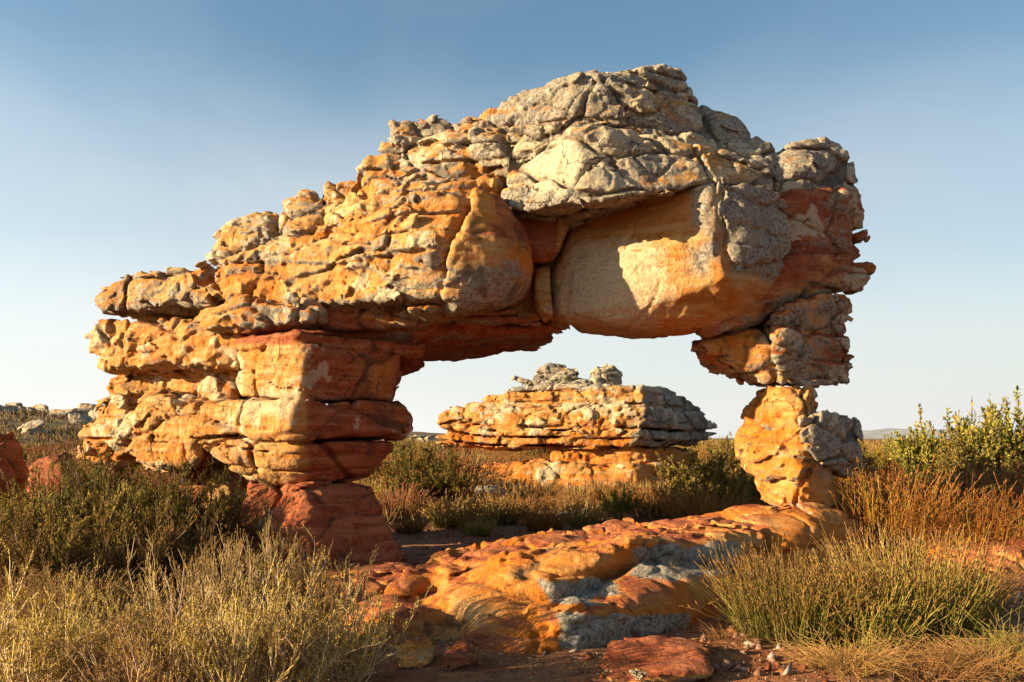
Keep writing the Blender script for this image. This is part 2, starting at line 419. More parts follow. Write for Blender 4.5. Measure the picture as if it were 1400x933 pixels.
beam = [
 blk('under', [(330,412,9.75),(560,405,9.9),(700,418,10.1),(748,440,10.3),(560,442,10.0),(330,447,9.75)], 2.4, k=.03),
 blk('under', [(330,440,9.9),(560,437,10.2),(760,438,10.6),(780,453,10.7),(585,468,10.5),(340,468,10.0)], 2.0, k=.03, warp=.6),
 blk('knob', [(283,402,10.4),(283,362,10.5),(360,330,10.3),(500,295,9.9),(634,258,9.3),(650,275,9.5),(606,330,9.06),(596,424,9.12),(660,418,9.5),(690,365,9.6),(690,300,9.8),(440,396,9.9)], 2.2, k=.04, warp=.8),
 blk('beamend', [(638,258,9.32),(680,262,9.5),(712,300,9.55),(692,345,9.22),(727,365,9.62),(718,398,9.8),(684,416,9.45),(604,427,9.12),(612,330,9.05)], 1.3, k=.05, warp=.5),
 blk('knob', [(420,340,10.4),(500,235,10.6),(530,175,10.8),(640,170,10.5),(700,190,10.2),(695,290,9.95),(600,300,9.75),(500,310,10.0)], 1.8, k=.08),
 blk('crown', [(275,348,10.8),(283,330,10.8),(335,287,10.9),(376,290,10.8),(392,330,10.5),(300,355,10.5)], 1.4, k=.08),
 blk('crown', [(370,300,10.7),(395,264,10.8),(436,256,10.8),(462,300,10.4),(380,340,10.4)], 1.4, k=.08),
 blk('knob', [(430,270,10.7),(460,242,10.8),(500,230,10.7),(540,260,10.4),(500,310,10.1),(430,330,10.3)], 1.4, k=.08),
 blk('knob', [(498,240,10.7),(505,205,10.8),(525,200,10.8),(545,250,10.5)], .9, k=.06),
 blk('crown', [(527,165,10.7),(545,159,10.7),(622,164,10.9),(622,205,10.6),(545,215,10.4)], 1.1, k=.03),
 blk('crown', [(622,170,10.5),(640,146,10.6),(672,140,10.6),(695,150,10.4),(680,190,10.2),(640,190,10.3)], .9, k=.06),
]
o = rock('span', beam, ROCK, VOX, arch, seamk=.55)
o['label'] = 'sloping knobbly beam of the arch with red underside'

cap = [
 blk('top', [(645,168,10.3),(700,128,10.4),(770,103,10.4),(815,92,9.95),(828,180,9.85),(930,93,10.9),(938,115,10.9),(960,150,10.8),(1000,235,10.2),(800,245,9.9),(700,240,9.9),(655,215,10.1)], 1.7, k=.02, warp=.7),
 blk('top', [(900,150,10.7),(955,135,10.9),(1020,170,10.9),(1032,195,10.8),(1030,240,10.2),(900,235,9.95)], 1.5, k=.02, warp=.7),
 blk('block', [(688,266,9.75),(715,215,9.85),(795,174,9.35),(850,185,9.6),(1000,212,9.8),(1050,222,10.0),(1020,252,9.8),(985,248,9.5),(830,268,9.2),(798,276,9.12),(700,282,9.6)], 1.9, k=.015, warp=.5),
 blk('block', [(1000,205,10.6),(1035,188,10.7),(1068,203,10.6),(1060,275,10.1),(1000,252,9.9)], 1.4, k=.025),
 blk('block', [(1050,215,10.5),(1085,198,10.6),(1132,194,10.8),(1160,213,10.9),(1172,235,10.9),(1180,300,10.9),(1120,300,10.4),(1050,272,10.1)], 1.4, k=.025),
]
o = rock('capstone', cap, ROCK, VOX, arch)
o['label'] = 'grey lichen covered top block with overhanging ledge'

key = [
 blk('smooth', [(744,430,10.2),(738,372,10.4),(800,280,10.4),(930,252,9.7),(985,248,9.35),(1062,258,9.9),(1074,352,10.0),(992,380,9.3),(968,394,9.34),(872,420,9.6),(875,446,9.85),(945,453,10.0),(1037,432,10.3),(752,434,10.1)], 1.7, (.85, .8), k=.055, warp=.45),
 blk('block', [(984,246,9.33),(1030,250,9.52),(1066,262,9.8),(1078,330,9.9),(1066,356,9.88),(1004,372,9.36),(986,340,9.3)], 1.0, k=.015, warp=.6),
 blk('smooth', [(728,365,10.2),(745,358,10.25),(756,432,10.0),(738,430,10.0),(728,400,10.1)], .8, k=.04, warp=.4),
 blk('scoop', [(678,286,9.95),(790,280,10.3),(752,355,10.0),(738,358,9.95),(722,350,10.0)], 1.5, k=.04, warp=.4),
 blk('under', [(670,300,10.4),(800,300,10.6),(800,440,10.7),(690,440,10.5)], 1.4, k=.04, warp=.4),
]
def key_hook(V, n, M, q):
    X = V[:, 0] / V[:, 1] * F + 700
    Zp = HOR - (V[:, 2] - EYE) / V[:, 1] * F
    side = sstep(975, 1000, X + 60 * fbm(q, 1.8, 3, 955)) * sstep(395, 365, Zp + 60 * fbm(q, 1.6, 3, 957))
    edge = np.exp(-((X - 962) / 30) ** 2) * sstep(400, 370, Zp)
    M['grey'] = np.maximum(side, edge * .62 * (1 + 2.0 * fbm(q, 5, 3, 961)))
    streak = sstep(.02, .16, fbm(q * np.array([1, 1, .10], np.float32), 2.6, 3, 971)) * sstep(780, 850, X)
    M['ochre'] = np.clip(streak + np.exp(-((X - 905) / 38) ** 2) + .9 * sstep(330, 290, Zp) * sstep(780, 830, X), 0, 1) * (1 - side) * .8
    M['pale'] = .95 * np.exp(-((X - 830) / 110) ** 2) * sstep(295, 350, Zp) * (n[:, 2] > -.6) * (1 + fbm(q, 1.5, 3, 981)) + side * .3
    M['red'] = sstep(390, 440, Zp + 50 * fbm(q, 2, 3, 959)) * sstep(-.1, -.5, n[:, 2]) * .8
    M['stain_shade'] = M['stain_shade'] * .35
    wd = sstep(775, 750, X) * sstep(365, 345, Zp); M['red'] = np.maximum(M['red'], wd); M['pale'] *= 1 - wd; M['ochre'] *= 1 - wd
o = rock('boulder', key, ROCK, VOX, arch, hook=key_hook)
o['label'] = 'smooth wedged boulder with a hollow golden face'

right = [
 blk('layer', [(1052,255,10.2),(1062,400,10.2),(1100,262,10.15),(1170,258,10.7),(1184,312,10.75),(1162,400,10.6),(1100,420,10.15)], 1.3, (.7, .9), warp=.6),
 blk('scoop', [(970,415,9.95),(1070,346,9.95),(1140,335,10.3),(1150,360,10.35),(1110,405,10.15),(1040,448,10.1),(960,460,10.1)], 1.2, (.7, .9), k=.05, warp=.5),
 blk('layer', [(1040,428,10.15),(1100,398,10.0),(1160,403,10.45),(1166,455,10.5),(1160,500,10.45),(1148,519,10.4),(1062,521,9.85),(1058,430,9.85)], 1.1, (.7, .85), k=.02, warp=.6),
 blk('gold', [(1070,470,9.9),(1088,520,9.9),(1050,523,10.0),(1004,508,10.15),(962,486,10.3),(952,466,10.35),(1035,442,10.15)], .9, (.7, .85), k=.05),
 blk('layer', [(1158,352,10.65),(1160,396,10.65),(1176,400,10.65),(1196,366,10.75),(1176,364,10.65)], .3, k=.03, warp=.5),
 blk('layer', [(1162,300,10.65),(1188,310,10.7),(1190,325,10.7),(1164,340,10.65)], .4, k=.03, warp=.5),
]
o = rock('abutment', right, ROCK, VOX, arch)
o['label'] = 'layered red right end of the arch with a hooked spur'

leg = [
 blk('gold', [(1048,520,10.12),(1086,520,9.92),(1100,524,10.12),(1106,565,10.15),(1086,600,9.78),(1026,585,10.12)], .8, (.6, .9), k=.04),
 blk('gold', [(1026,575,10.12),(1086,565,9.76),(1110,580,10.05),(1128,640,10.12),(1086,660,9.68),(1034,655,10.1),(1014,622,10.15),(1014,596,10.15)], .8, (.6, .9), k=.06),
 blk('block', [(1088,570,9.64),(1126,564,9.84),(1168,577,10.2),(1178,635,10.2),(1160,654,10.2),(1138,630,9.86),(1112,628,9.68),(1092,610,9.60)], .8, (.6, .9), k=.015, warp=.6),
 blk('gold', [(1046,640,10.08),(1086,630,9.74),(1130,640,10.12),(1130,692,10.12),(1086,697,9.8),(1058,693,10.02)], .8, (.6, .95), k=.04),
]
o = rock('pedestal', leg, ROCK, VOX * .9, arch, seamk=.35)
o['label'] = 'narrow waisted right pedestal, gold on one side and grey on the other'

# ================================================================== FOREGROUND SLAB
def gz(px, Y, z): return ((px - 700) / F * Y, Y, z)
slab = [
 solid('slab', [gz(405,7.6,-.3),gz(450,6.7,-.3),gz(530,6.1,-.3),gz(612,5.85,-.25),gz(745,5.85,-.25),gz(860,6.25,-.25),gz(1010,7.2,-.25),gz(1040,8.5,-.25),gz(540,9.6,-.25),
                at(470,812,8.0),at(560,792,8.2),at(600,850,6.35),at(680,800,6.7),at(757,838,6.0),at(860,812,6.45),at(965,808,7.25),at(1010,790,7.9),at(620,765,9.0),at(900,770,8.0)], .05),
 solid('crust', [at(545,795,8.9),at(565,775,9.2),at(685,796,6.85),at(700,815,6.7),at(840,786,7.3),at(866,748,7.35),at(1000,742,8.2),at(1010,785,8.0),at(650,747,9.8),at(760,734,9.8),
                at(860,714,9.9),at(970,694,10.3),at(1060,735,8.6),gz(1050,8.6,-.1),gz(600,9.4,-.1),gz(850,7.2,-.1),gz(700,6.9,-.1)], .04),
 solid('slab', [at(935,703,10.2),at(1040,687,9.75),at(1090,690,9.6),at(1150,692,10.0),at(1208,740,9.9),gz(1212,9.7,-.3),at(1100,735,8.7),at(1000,752,8.4),gz(1120,8.4,-.3),gz(950,8.4,-.3),
                at(1150,700,11.4),at(1000,700,11.6),gz(950,11.6,-.3),gz(1180,11.6,-.3)], .06),
 solid('slab', [gz(392,7.4,-.3),gz(330,8.9,-.3),at(350,790,9.2),at(428,803,7.6),at(440,772,8.7),at(560,770,8.9),gz(560,9.9,-.3),gz(470,6.15,-.3),at(505,852,6.45),at(530,792,7.6),at(660,797,7.3),at(690,845,6.35),gz(690,5.9,-.3)], .05),
 solid('slab', [at(688,795,6.62),at(756,788,6.5),at(835,806,6.95),at(832,822,6.9),at(760,818,6.42),at(695,815,6.6),at(900,790,7.6),gz(760,6.6,0),gz(900,7.5,0),gz(690,6.9,0)], .02, .5),
]
def slab_hook(V, n, M, q):
    X = V[:, 0] / V[:, 1] * F + 700; Zp = HOR - (V[:, 2] - EYE) / V[:, 1] * F
    w1, w2 = 60 * fbm(q, 1.7, 4, 991), 40 * fbm(q, 2.4, 4, 993)
    def box(x0, x1, y0, y1): return sstep(x0 - 8, x0 + 8, X + w1) * sstep(x1 + 12, x1 - 12, X + w1) * sstep(y0 - 5, y0 + 5, Zp + w2) * sstep(y1 + 6, y1 - 6, Zp + w2)
    side = np.maximum.reduce([box(755, 945, 836, 888), box(745, 840, 794, 822), box(868, 1010, 746, 790), sstep(.3, .6, n[:, 0]) * (X > 1080)])
    M['grey'] = np.maximum(M['grey'] * .3, side)
    M['ochre'] = M['ochre'] * 1.3 + .3 * (X < 760)
    M['pale'] = np.maximum(M['pale'] * .5, side * .45)
    M['red'] = M['red'] * (1 - side)
    M['stain_shade'] = M['stain_shade'] * (1 - .7 * side)
o = rock('rock_ledge', slab, ROCK, .026, hook=slab_hook, bed=.22, detail=.9)
tag(o, 'broad low orange sandstone ledge with grey broken faces, in front of the arch', 'rock ledge')
# ================================================================== GROUND
def G(x, Y):
    x = np.asarray(x, np.float32); Y = np.asarray(Y, np.float32)
    sh = x.shape
    p = np.stack([x.ravel(), Y.ravel(), np.zeros(x.size, np.float32)], 1)
    d = np.hypot(p[:, 0], p[:, 1])
    z = (.05 + .13 * sstep(8, 16, d)) * fbm(p, .35, 3, 1201) + (.02 + .03 * sstep(8, 14, d)) * fbm(p, 1.7, 3, 1211) * (d < 60)
    z += 7.2 * sstep(-14, -105, p[:, 0]) * sstep(60, 190, p[:, 1]) * (1 + .5 * fbm(p, .03, 3, 1223))
    z += 1.3 * sstep(40, 160, p[:, 1]) * (.35 + fbm(p, .02, 2, 1231)) 
    z += .22 * sstep(2.6, 4.2, p[:, 0]) * sstep(5, 7, p[:, 1]) * sstep(14, 9, p[:, 1])
    z += .10 * sstep(9, 20, p[:, 1])
    return z.reshape(sh)
def g1(x, Y): return float(G(np.array([x]), np.array([Y]))[0])

def sinh_axis(n, near, far):
    u = np.linspace(-1, 1, n); k = np.arcsinh(far / near)
    return np.sinh(u * k) * near
gxs = sinh_axis(381, 2.2, 20000.0); gys = sinh_axis(421, 2.2, 20000.0) + 6.5
XX, YY = np.meshgrid(gxs, gys, indexing='ij')
ZZ = G(XX, YY)
nearm = np.exp(-(((XX) / 9) ** 2 + ((YY - 6) / 7) ** 2))
pp = np.stack([XX.ravel(), YY.ravel(), np.zeros(XX.size)], 1).astype(np.float32)
ZZ = ZZ + nearm * (.045 * fbm(pp, 5, 3, 1301) + .02 * fbm(pp, 19, 2, 1311)).reshape(XX.shape)
idx = np.arange(XX.size).reshape(XX.shape)
Qg = np.stack([idx[:-1, :-1], idx[1:, :-1], idx[1:, 1:], idx[:-1, 1:]], -1).reshape(-1, 4)
t = NT('red_soil', .95)
v = t.coord()
a = t.noise(v, .45, 6, .65); b = t.noise(v, 3.5, 6, .7); c_ = t.noise(v, 22, 5, .7); d_ = t.noise(v, 110, 3, .7)
col = t.mix(t.ramp(b, .3, .7), (.17, .052, .02), (.31, .12, .046))
col = t.mix(t.ramp(a, .42, .62, 0, .7), col, (.24, .135, .07))
col = t.mix(t.ramp(c_, .55, .72, 0, .75), col, (.05, .03, .02))
col = t.mix(t.ramp(d_, .62, .75, 0, .6), col, (.30, .20, .13))
far_ = t.node('ShaderNodeVectorMath', operation='LENGTH'); t.put(far_.inputs[0], v)
col = t.mix(t.ramp(far_.outputs['Value'], 25, 90), col, t.mix(t.ramp(t.noise(v, .12, 6, .7), .35, .65), (.09, .075, .032), (.18, .105, .048)))
n = t.bump(t.math('ADD', b, t.math('MULTIPLY', c_, .5)), .8, .06)
n = t.bump(t.vor(v, 38), .5, .014, n); n = t.bump(d_, .7, .008, n)
SOIL = t.out(col, n)
o = mesh_from('ground', np.stack([XX.ravel(), YY.ravel(), ZZ.ravel()], 1), Qg, None, SOIL)
o['kind'] = 'structure'

# far mountain, one long ridge
mx = np.linspace(-6000, 14000, 160); mh = []
for x in mx:
    p = np.array([[x, 0, 0]], np.float32)
    mh.append(max(-20, 175 * math.exp(-((x - 6200) / 2300) ** 2) + 60 * float(fbm(p, .0012, 4, 1401)[0]) - 8))
V = []; 
for k, (yo, f) in enumerate([(-2500, 0), (-1500, .35), (-700, .75), (0, 1), (900, .6), (2500, 0)]):
    for x, h_ in zip(mx, mh):
        p = np.array([[x, yo, 0]], np.float32)
        V.append((x, 11000 + yo, h_ * f + (60 * f * float(fbm(p, .0021, 4, 1411)[0]) if 0 < k < 5 else 0) - 12))
n_ = len(mx)
Qm = [(k * n_ + i, k * n_ + i + 1, (k + 1) * n_ + i + 1, (k + 1) * n_ + i) for k in range(5) for i in range(n_ - 1)]
t = NT('mountain_stone', .95); t.put(t.b.inputs['Base Color'], t.mix(t.ramp(t.noise(t.coord(), .004, 6, .7), .35, .65), (.20, .21, .22), (.30, .31, .32)))
o = mesh_from('mountain', np.array(V), np.array(Qm), None, t.m); o['kind'] = 'structure'

# ================================================================== OTHER ROCKS
outc = empty('layered_outcrop', (4.0, 25.5, 0), 'low layered golden outcrop with boulders on top, seen through the arch', 'rock outcrop')
FAR = rock_material('far_sandstone', .8)
def far_hook(V, n, M, q):
    X = V[:, 0] / V[:, 1] * F + 700
    Zp = HOR - (V[:, 2] - EYE) / V[:, 1] * F
    g = sstep(870, 905, X + 70 * fbm(q, .9, 3, 1321)) * sstep(640, 615, Zp) + sstep(536, 520, Zp + 40 * fbm(q, .9, 3, 1323))
    M['grey'] = np.clip(M['grey'] * .7 + g * .9, 0, 1); M['stain_shade'] = np.clip(M['stain_shade'] + g * .6 * sstep(-.1, .15, fbm(q, 1.5, 3, 1327)), 0, 1)  # grey lichen, plus dark colour painted in to deepen the right face's shade
o = rock('body', [
 blk('far', [(590,592,25.4),(600,612,25.4),(680,614,24.7),(800,616,24.0),(876,612,23.6),(950,606,25.8),(978,594,26.2),(970,586,26.2),(872,588,23.6),(700,588,24.5)], 4.0, k=.04),
 blk('far', [(600,576,25.5),(616,556,25.6),(700,558,24.6),(876,554,23.8),(955,566,25.9),(978,586,26.2),(874,588,23.75),(700,588,24.6),(606,590,25.4)], 4.0, k=.04),
 blk('far', [(634,552,25.7),(700,537,25.0),(800,530,24.5),(876,529,24.1),(906,526,25.1),(935,545,25.8),(958,566,26.1),(876,556,23.9),(640,560,25.4)], 3.6, k=.04),
 blk('top', [(690,536,25.4),(716,524,25.4),(800,518,25.2),(850,529,25.0),(780,540,24.8)], 2.4, k=.06),
], FAR, .05, outc, scale=1.1, bed=.40, hook=far_hook)
o = rock('pedestal', [
 blk('gold', [(750,610,24.8),(876,608,24.2),(955,612,26),(950,680,26),(874,690,24.0),(760,690,24.2)], 2.6, k=.05),
 blk('gold', [(650,638,24.4),(750,630,24.0),(875,634,23.6),(960,640,25),(950,690,24.6),(865,692,23.2),(760,700,23.0),(660,692,23.6)], 2.6, k=.08),
], FAR, .055, outc, scale=1.1, bed=.3)
for pts in ([(728,520,25.4),(742,500,25.4),(772,497,25.4),(792,512,25.5),(790,532,25.3),(735,532,25.1)],
            [(800,522,25.3),(812,500,25.4),(836,496,25.4),(853,514,25.5),(850,532,25.3),(804,532,25.2)],
            [(702,516,25.4),(708,511,25.4),(732,522,25.4),(728,530,25.3)]):
    rock('boulder', [blk('top', pts, .9, k=.05)], FAR, .045, outc)

def rock_thing(name, sty, pts, thick, label, cat='rock', h=.03, mat=None, group=None, scale=1.0, k=.05, **kw):
    return tag(rock(name, [blk(sty, pts, thick, k=k)], mat or ROCK, h, scale=scale, **kw), label, cat, group)

rock_thing('boulder', 'red', [(-90,604,9.6),(-30,596,9.4),(5,604,9.3),(22,632,9.4),(22,652,9.45),(8,690,9.2),(-60,740,9.0),(-120,740,9.4)], .35, 'reddish grey boulder cut off by the left edge', 'boulder')
rock_thing('boulder', 'panel', [(32,640,15),(48,622,15),(70,618,15),(84,632,15),(84,680,14.8),(36,690,14.8)], .8, 'small rounded pale pink boulder behind the dark green bush', 'boulder', .04)
rock_thing('rock_dome', 'slab', [(1338,800,8.2),(1352,766,8.3),(1400,746,8.5),(1470,745,8.7),(1500,860,8.0),(1345,850,7.7)], 1.3, 'smooth orange rock hump at the right edge behind reeds')
rock_thing('flat_rock', 'panel', [(478,672,22.5),(560,668,22.6),(665,669,22.8),(660,690,21.5),(480,692,21.5)], 2.0, 'long flat pale rock sheet among brown tufts beyond the left pillar', h=.06)
rock_thing('rock', 'block', [(640,684,19),(655,668,19),(690,672,19),(722,690,19),(715,712,18.5),(645,706,18.5)], 1.0, 'rough grey and orange rock in front of the outcrop', h=.05)
rock_thing('rock', 'block', [(752,716,15.2),(775,702,15.3),(815,704,15.3),(838,716,15.2),(830,726,15),(760,728,15)], .9, 'low dark grey rock behind the orange ledge', h=.04)
rock_thing('flat_rock', 'stone', [(805,905,5.45),(850,890,5.75),(925,881,5.95),(968,884,5.9),(972,908,5.35),(880,919,5.15),(820,916,5.2),(860,932,5.2),(962,928,5.25)], .25, 'flat reddish pink slab with a pale top in front of the ledge', h=.018, scale=.6, k=.02, detail=.35)
rock_thing('stone', 'gold', [(542,892,5.6),(556,882,5.65),(585,885,5.65),(591,902,5.58),(575,914,5.5),(545,912,5.5)], .16, 'rounded orange stone beside the twiggy bush, left of the red stone', 'stone', .012, scale=.35, k=.015, detail=.7)
rock_thing('stone', 'red', [(600,902,5.5),(622,888,5.58),(640,886,5.6),(645,908,5.5),(610,918,5.42)], .16, 'angular dark red stone at the foot of the orange ledge', 'stone', .012, scale=.35, k=.012, detail=.7)
rock_thing('stone', 'top', [(862,922,5.0),(870,916,5.02),(884,917,5.02),(889,925,4.98),(870,930,4.96)], .06, 'tiny pale lichen covered stone on the soil before the flat slab', 'stone', .006, scale=.15, k=.006)

# boulders strewn over the far slope on the left
var = []
rr = random.Random(11)
for s in range(3):
    pts = [(rr.uniform(-1, 1) * 1.3, rr.uniform(-1, 1), rr.uniform(-.8, 1.0)) for _ in range(14)]
    o = rock('boulder', [solid('top', [(x + 40 * s, y - 300, z) for x, y, z in pts], .06)], FAR, .09, scale=1.2)
    o.data.transform(__import__('mathutils').Matrix.Translation((-40 * s, 300, 0)))
    var.append(o)
spots = []
for i in range(46):
    Y = rr.uniform(95, 215); px = rr.uniform(-60, 175)
    spots.append(((px - 700) / F * Y, Y, rr.uniform(.7, 1.9)))
for i in range(16):
    Y = rr.uniform(110, 200); px = rr.uniform(525, 600)
    spots.append(((px - 700) / F * Y, Y, rr.uniform(.6, 1.3)))
for i, (x, Y, s_) in enumerate(spots):
    o = var[i] if i < 3 else var[i % 3].copy()
    if i >= 3: C.objects.link(o)
    o.location = (x, Y, g1(x, Y) + .25 * s_); o.scale = (s_ * rr.uniform(.8, 1.4), s_, s_ * rr.uniform(.7, 1.2)); o.rotation_euler.z = rr.uniform(0, 6.3)
    if i < 46: tag(o, 'weathered boulder strewn over the far slope left of the arch', 'boulder', 'boulders on the far left slope')
    else: tag(o, 'small pale boulder on the skyline between left pillar and outcrop', 'boulder', 'boulders on the far skyline')
# ================================================================== VEGETATION
R = np.random.default_rng(42)
def unit(v): return v / np.maximum(np.linalg.norm(v, axis=-1, keepdims=True), 1e-9)
def tubes(paths, radii, sides=3):
    n, m, _ = paths.shape
    d = unit(paths[:, -1] - paths[:, 0] + 1e-6)
    ref = np.where(np.abs(d[:, 2:3]) > .9, np.array([[1., 0, 0]]), np.array([[0., 0, 1]]))
    u = unit(np.cross(d, ref)); v = np.cross(d, u)
    an = np.arange(sides) * 2 * np.pi / sides
    ring = u[:, None, :] * np.cos(an)[None, :, None] + v[:, None, :] * np.sin(an)[None, :, None]
    V = paths[:, :, None, :] + ring[:, None] * radii[:, :, None, None]
    k = np.arange(n * m * sides).reshape(n, m, sides)
    a, b = k[:, :-1], k[:, 1:]
    Q = np.stack([a, np.roll(a, -1, 2), np.roll(b, -1, 2), b], -1).reshape(-1, 4)
    t = np.broadcast_to(np.linspace(0, 1, m)[None, :, None], (n, m, sides)).ravel()
    r = np.broadcast_to(R.random(n)[:, None, None], (n, m, sides)).ravel()
    return V.reshape(-1, 3), Q, t, r
def leaves(base, direc, ln, wd, fold=.25):
    """kite shaped leaves, a crease along the middle: base, left, tip, right"""
    n = len(base)
    side = unit(np.cross(direc, R.normal(size=(n, 3)))); nor = np.cross(direc, side)
    ln = np.broadcast_to(ln, (n,))[:, None]; wd = np.broadcast_to(wd, (n,))[:, None]
    mid = base + direc * ln * .55
    P = np.stack([base, mid + side * wd * .5 + nor * wd * fold, base + direc * ln, mid - side * wd * .5 + nor * wd * fold], 1)
    k = np.arange(n * 4).reshape(n, 4)
    Q = k
    t = np.tile([0, .5, 1, .5], n); r = np.repeat(R.random(n), 4)
    return P.reshape(-1, 3), Q, t, r
def join(parts):
    off = 0; V = []; Q = []; t = []; r = []
    for v, q, a, b in parts:
        V.append(v); Q.append(q + off); t.append(a); r.append(b); off += len(v)
    return np.concatenate(V), np.concatenate(Q), np.concatenate(t), np.concatenate(r)
def plant_part(name, data, mat, parent):
    V, Q, t, r = data
    o = mesh_from(name, V, Q, None, mat, None, False); o.parent = parent
    set_attr(o, 't', t); set_attr(o, 'rnd', r)
    return o
def plant_mat(name, base, mid, tip, alt, altw=.5, transl=.25, rough=.7):
    m = NT(name, rough)
    tt = m.attr('t'); rn = m.attr('rnd')
    c = m.mix(m.ramp(tt, 0, .5), base, mid); c = m.mix(m.ramp(tt, .5, 1), c, tip)
    c = m.mix(m.ramp(rn, 1 - altw, 1 - altw + .25, 0, .9), c, alt)
    oi = m.node('ShaderNodeObjectInfo')
    hs = m.node('ShaderNodeHueSaturation'); m.put(hs.inputs['Color'], c)
    hs.inputs['Saturation'].default_value = 1.12; m.put(hs.inputs['Hue'], m.ramp(oi.outputs['Random'], 0, 1, .485, .512)); m.put(hs.inputs['Value'], m.math('MULTIPLY', m.ramp(oi.outputs['Random'], 0, 1, .54, .84), m.ramp(rn, 0, 1, .65, 1.3)))
    m.put(m.b.inputs['Base Color'], hs.outputs[0])
    if transl:
        tr = m.node('ShaderNodeBsdfTranslucent'); m.put(tr.inputs['Color'], hs.outputs[0])
        mx = m.node('ShaderNodeMixShader'); mx.inputs[0].default_value = transl
        m.t.links.new(m.b.outputs[0], mx.inputs[1]); m.t.links.new(tr.outputs[0], mx.inputs[2])
        m.t.links.new(mx.outputs[0], m.n['Material Output'].inputs[0])
    return m.m

def bend(base, direc, ln, m, droop=0.0, wob=.04, up=0.0):
    """paths that start along direc and bend"""
    n = len(base); s = np.linspace(0, 1, m)[None, :, None]
    ln = np.broadcast_to(ln, (n,))[:, None, None]
    side = R.normal(size=(n, 1, 3)) * wob
    P = base[:, None] + direc[:, None] * s * ln + side * s * s * ln
    P[:, :, 2] += (up - droop) * (s[:, :, 0] ** 2) * ln[:, :, 0]
    jit = R.normal(size=P.shape) * (wob * .18) * ln; jit[:, 0] = 0
    return P + jit
def along(paths, k, lo, hi):
    """k points on each path with the tangent there"""
    n, m, _ = paths.shape
    f = R.uniform(lo, hi, (n, k)) * (m - 1); i = np.minimum(f.astype(int), m - 2); w = (f - i)[..., None]
    rows = np.arange(n)[:, None]
    a = paths[rows, i]; b = paths[rows, i + 1]
    return (a + (b - a) * w).reshape(-1, 3), unit(b - a).reshape(-1, 3)
def disc(n, r):
    a = R.uniform(0, 2 * np.pi, n); q = np.sqrt(R.random(n)) * r
    return np.stack([q * np.cos(a), q * np.sin(a), np.zeros(n) - .03], 1)

M_REED = plant_mat('reed_stems', (.11, .115, .028), (.24, .225, .055), (.44, .28, .10), (.52, .40, .17), .22, 0)
M_HEAD = plant_mat('reed_heads', (.17, .09, .04), (.22, .12, .055), (.26, .15, .07), (.13, .06, .03), .3, 0)
M_RUST = plant_mat('rusty_stems', (.20, .085, .03), (.33, .13, .045), (.36, .17, .07), (.33, .25, .07), .3, 0)
M_RHEAD = plant_mat('rusty_heads', (.24, .09, .035), (.30, .12, .05), (.34, .17, .08), (.18, .06, .03), .3, 0)
M_DRY = plant_mat('dry_stems', (.26, .14, .06), (.40, .22, .095), (.48, .30, .14), (.22, .12, .055), .3, 0)
M_TWIG = plant_mat('grey_twigs', (.26, .17, .11), (.50, .35, .21), (.62, .46, .22), (.58, .46, .33), .3, 0)
M_YLEAF = plant_mat('small_yellow_green_leaves', (.40, .30, .08), (.62, .46, .13), (.74, .56, .19), (.60, .33, .13), .25)
M_DLEAF = plant_mat('dark_green_leaves', (.07, .075, .02), (.16, .15, .035), (.40, .32, .075), (.36, .18, .06), .22)  # yellow tips paint warm sunlit highlights into the leaf colour
M_OLEAF = plant_mat('olive_leaves', (.17, .145, .045), (.29, .24, .07), (.42, .33, .11), (.38, .20, .08), .25)
M_PLEAF = plant_mat('broad_yellow_green_leaves', (.20, .20, .045), (.36, .34, .085), (.48, .43, .12), (.46, .27, .08), .2)
M_BLEAF = plant_mat('small_brown_olive_leaves', (.22, .17, .05), (.40, .31, .09), (.52, .40, .14), (.46, .25, .11), .4)
M_WOOD = plant_mat('bush_wood', (.10, .06, .04), (.14, .085, .055), (.18, .11, .06), (.22, .15, .1), .3, 0)

def root(name):
    o = bpy.data.objects.new(name, None); C.objects.link(o); return o
def make_reed(name, n, h, r0, lean, rad, mats=(M_REED, M_HEAD), heads=True, droop=.10, m=6, wob=.07, headlen=.09):
    o = root(name)
    b = disc(n, r0)
    out = np.stack([b[:, 0], b[:, 1], np.zeros(n)], 1) / r0
    d = unit(out * lean + np.array([0, 0, 1.]) + R.normal(size=(n, 3)) * np.where(R.random((n, 1)) < .07, .6, .13))
    L = h * R.uniform(.5, 1.05, n) * np.where(R.random(n) < .12, .55, 1)
    P = bend(b, d, L, m, droop * 1.0, wob)
    rr_ = np.linspace(1, .45, m)[None] * rad * R.uniform(.7, 1.3, (n, 1))
    plant_part('stems', tubes(P, rr_), mats[0], o)
    if heads:
        k = R.random(n) < .75
        e = P[k][:, -1]; tg = unit(P[k][:, -1] - P[k][:, -2])
        c = int(k.sum()); nh = 3
        hb = (e[:, None] - tg[:, None] * R.uniform(0, headlen * 1.4, (c, nh))[..., None]).reshape(-1, 3)
        hd = unit(np.repeat(tg, nh, 0) + R.normal(size=(c * nh, 3)) * .28)
        hl = R.uniform(.35, 1.0, c * nh) * headlen * .55
        s = np.linspace(0, 1, 3)[None, :, None]
        HP = hb[:, None] + hd[:, None] * s * hl[:, None, None]
        hr = np.array([.4, 1.0, .15])[None] * rad * 1.7 * np.ones((len(hb), 1))
        plant_part('seed_heads', tubes(HP, hr), mats[1], o)
    return o
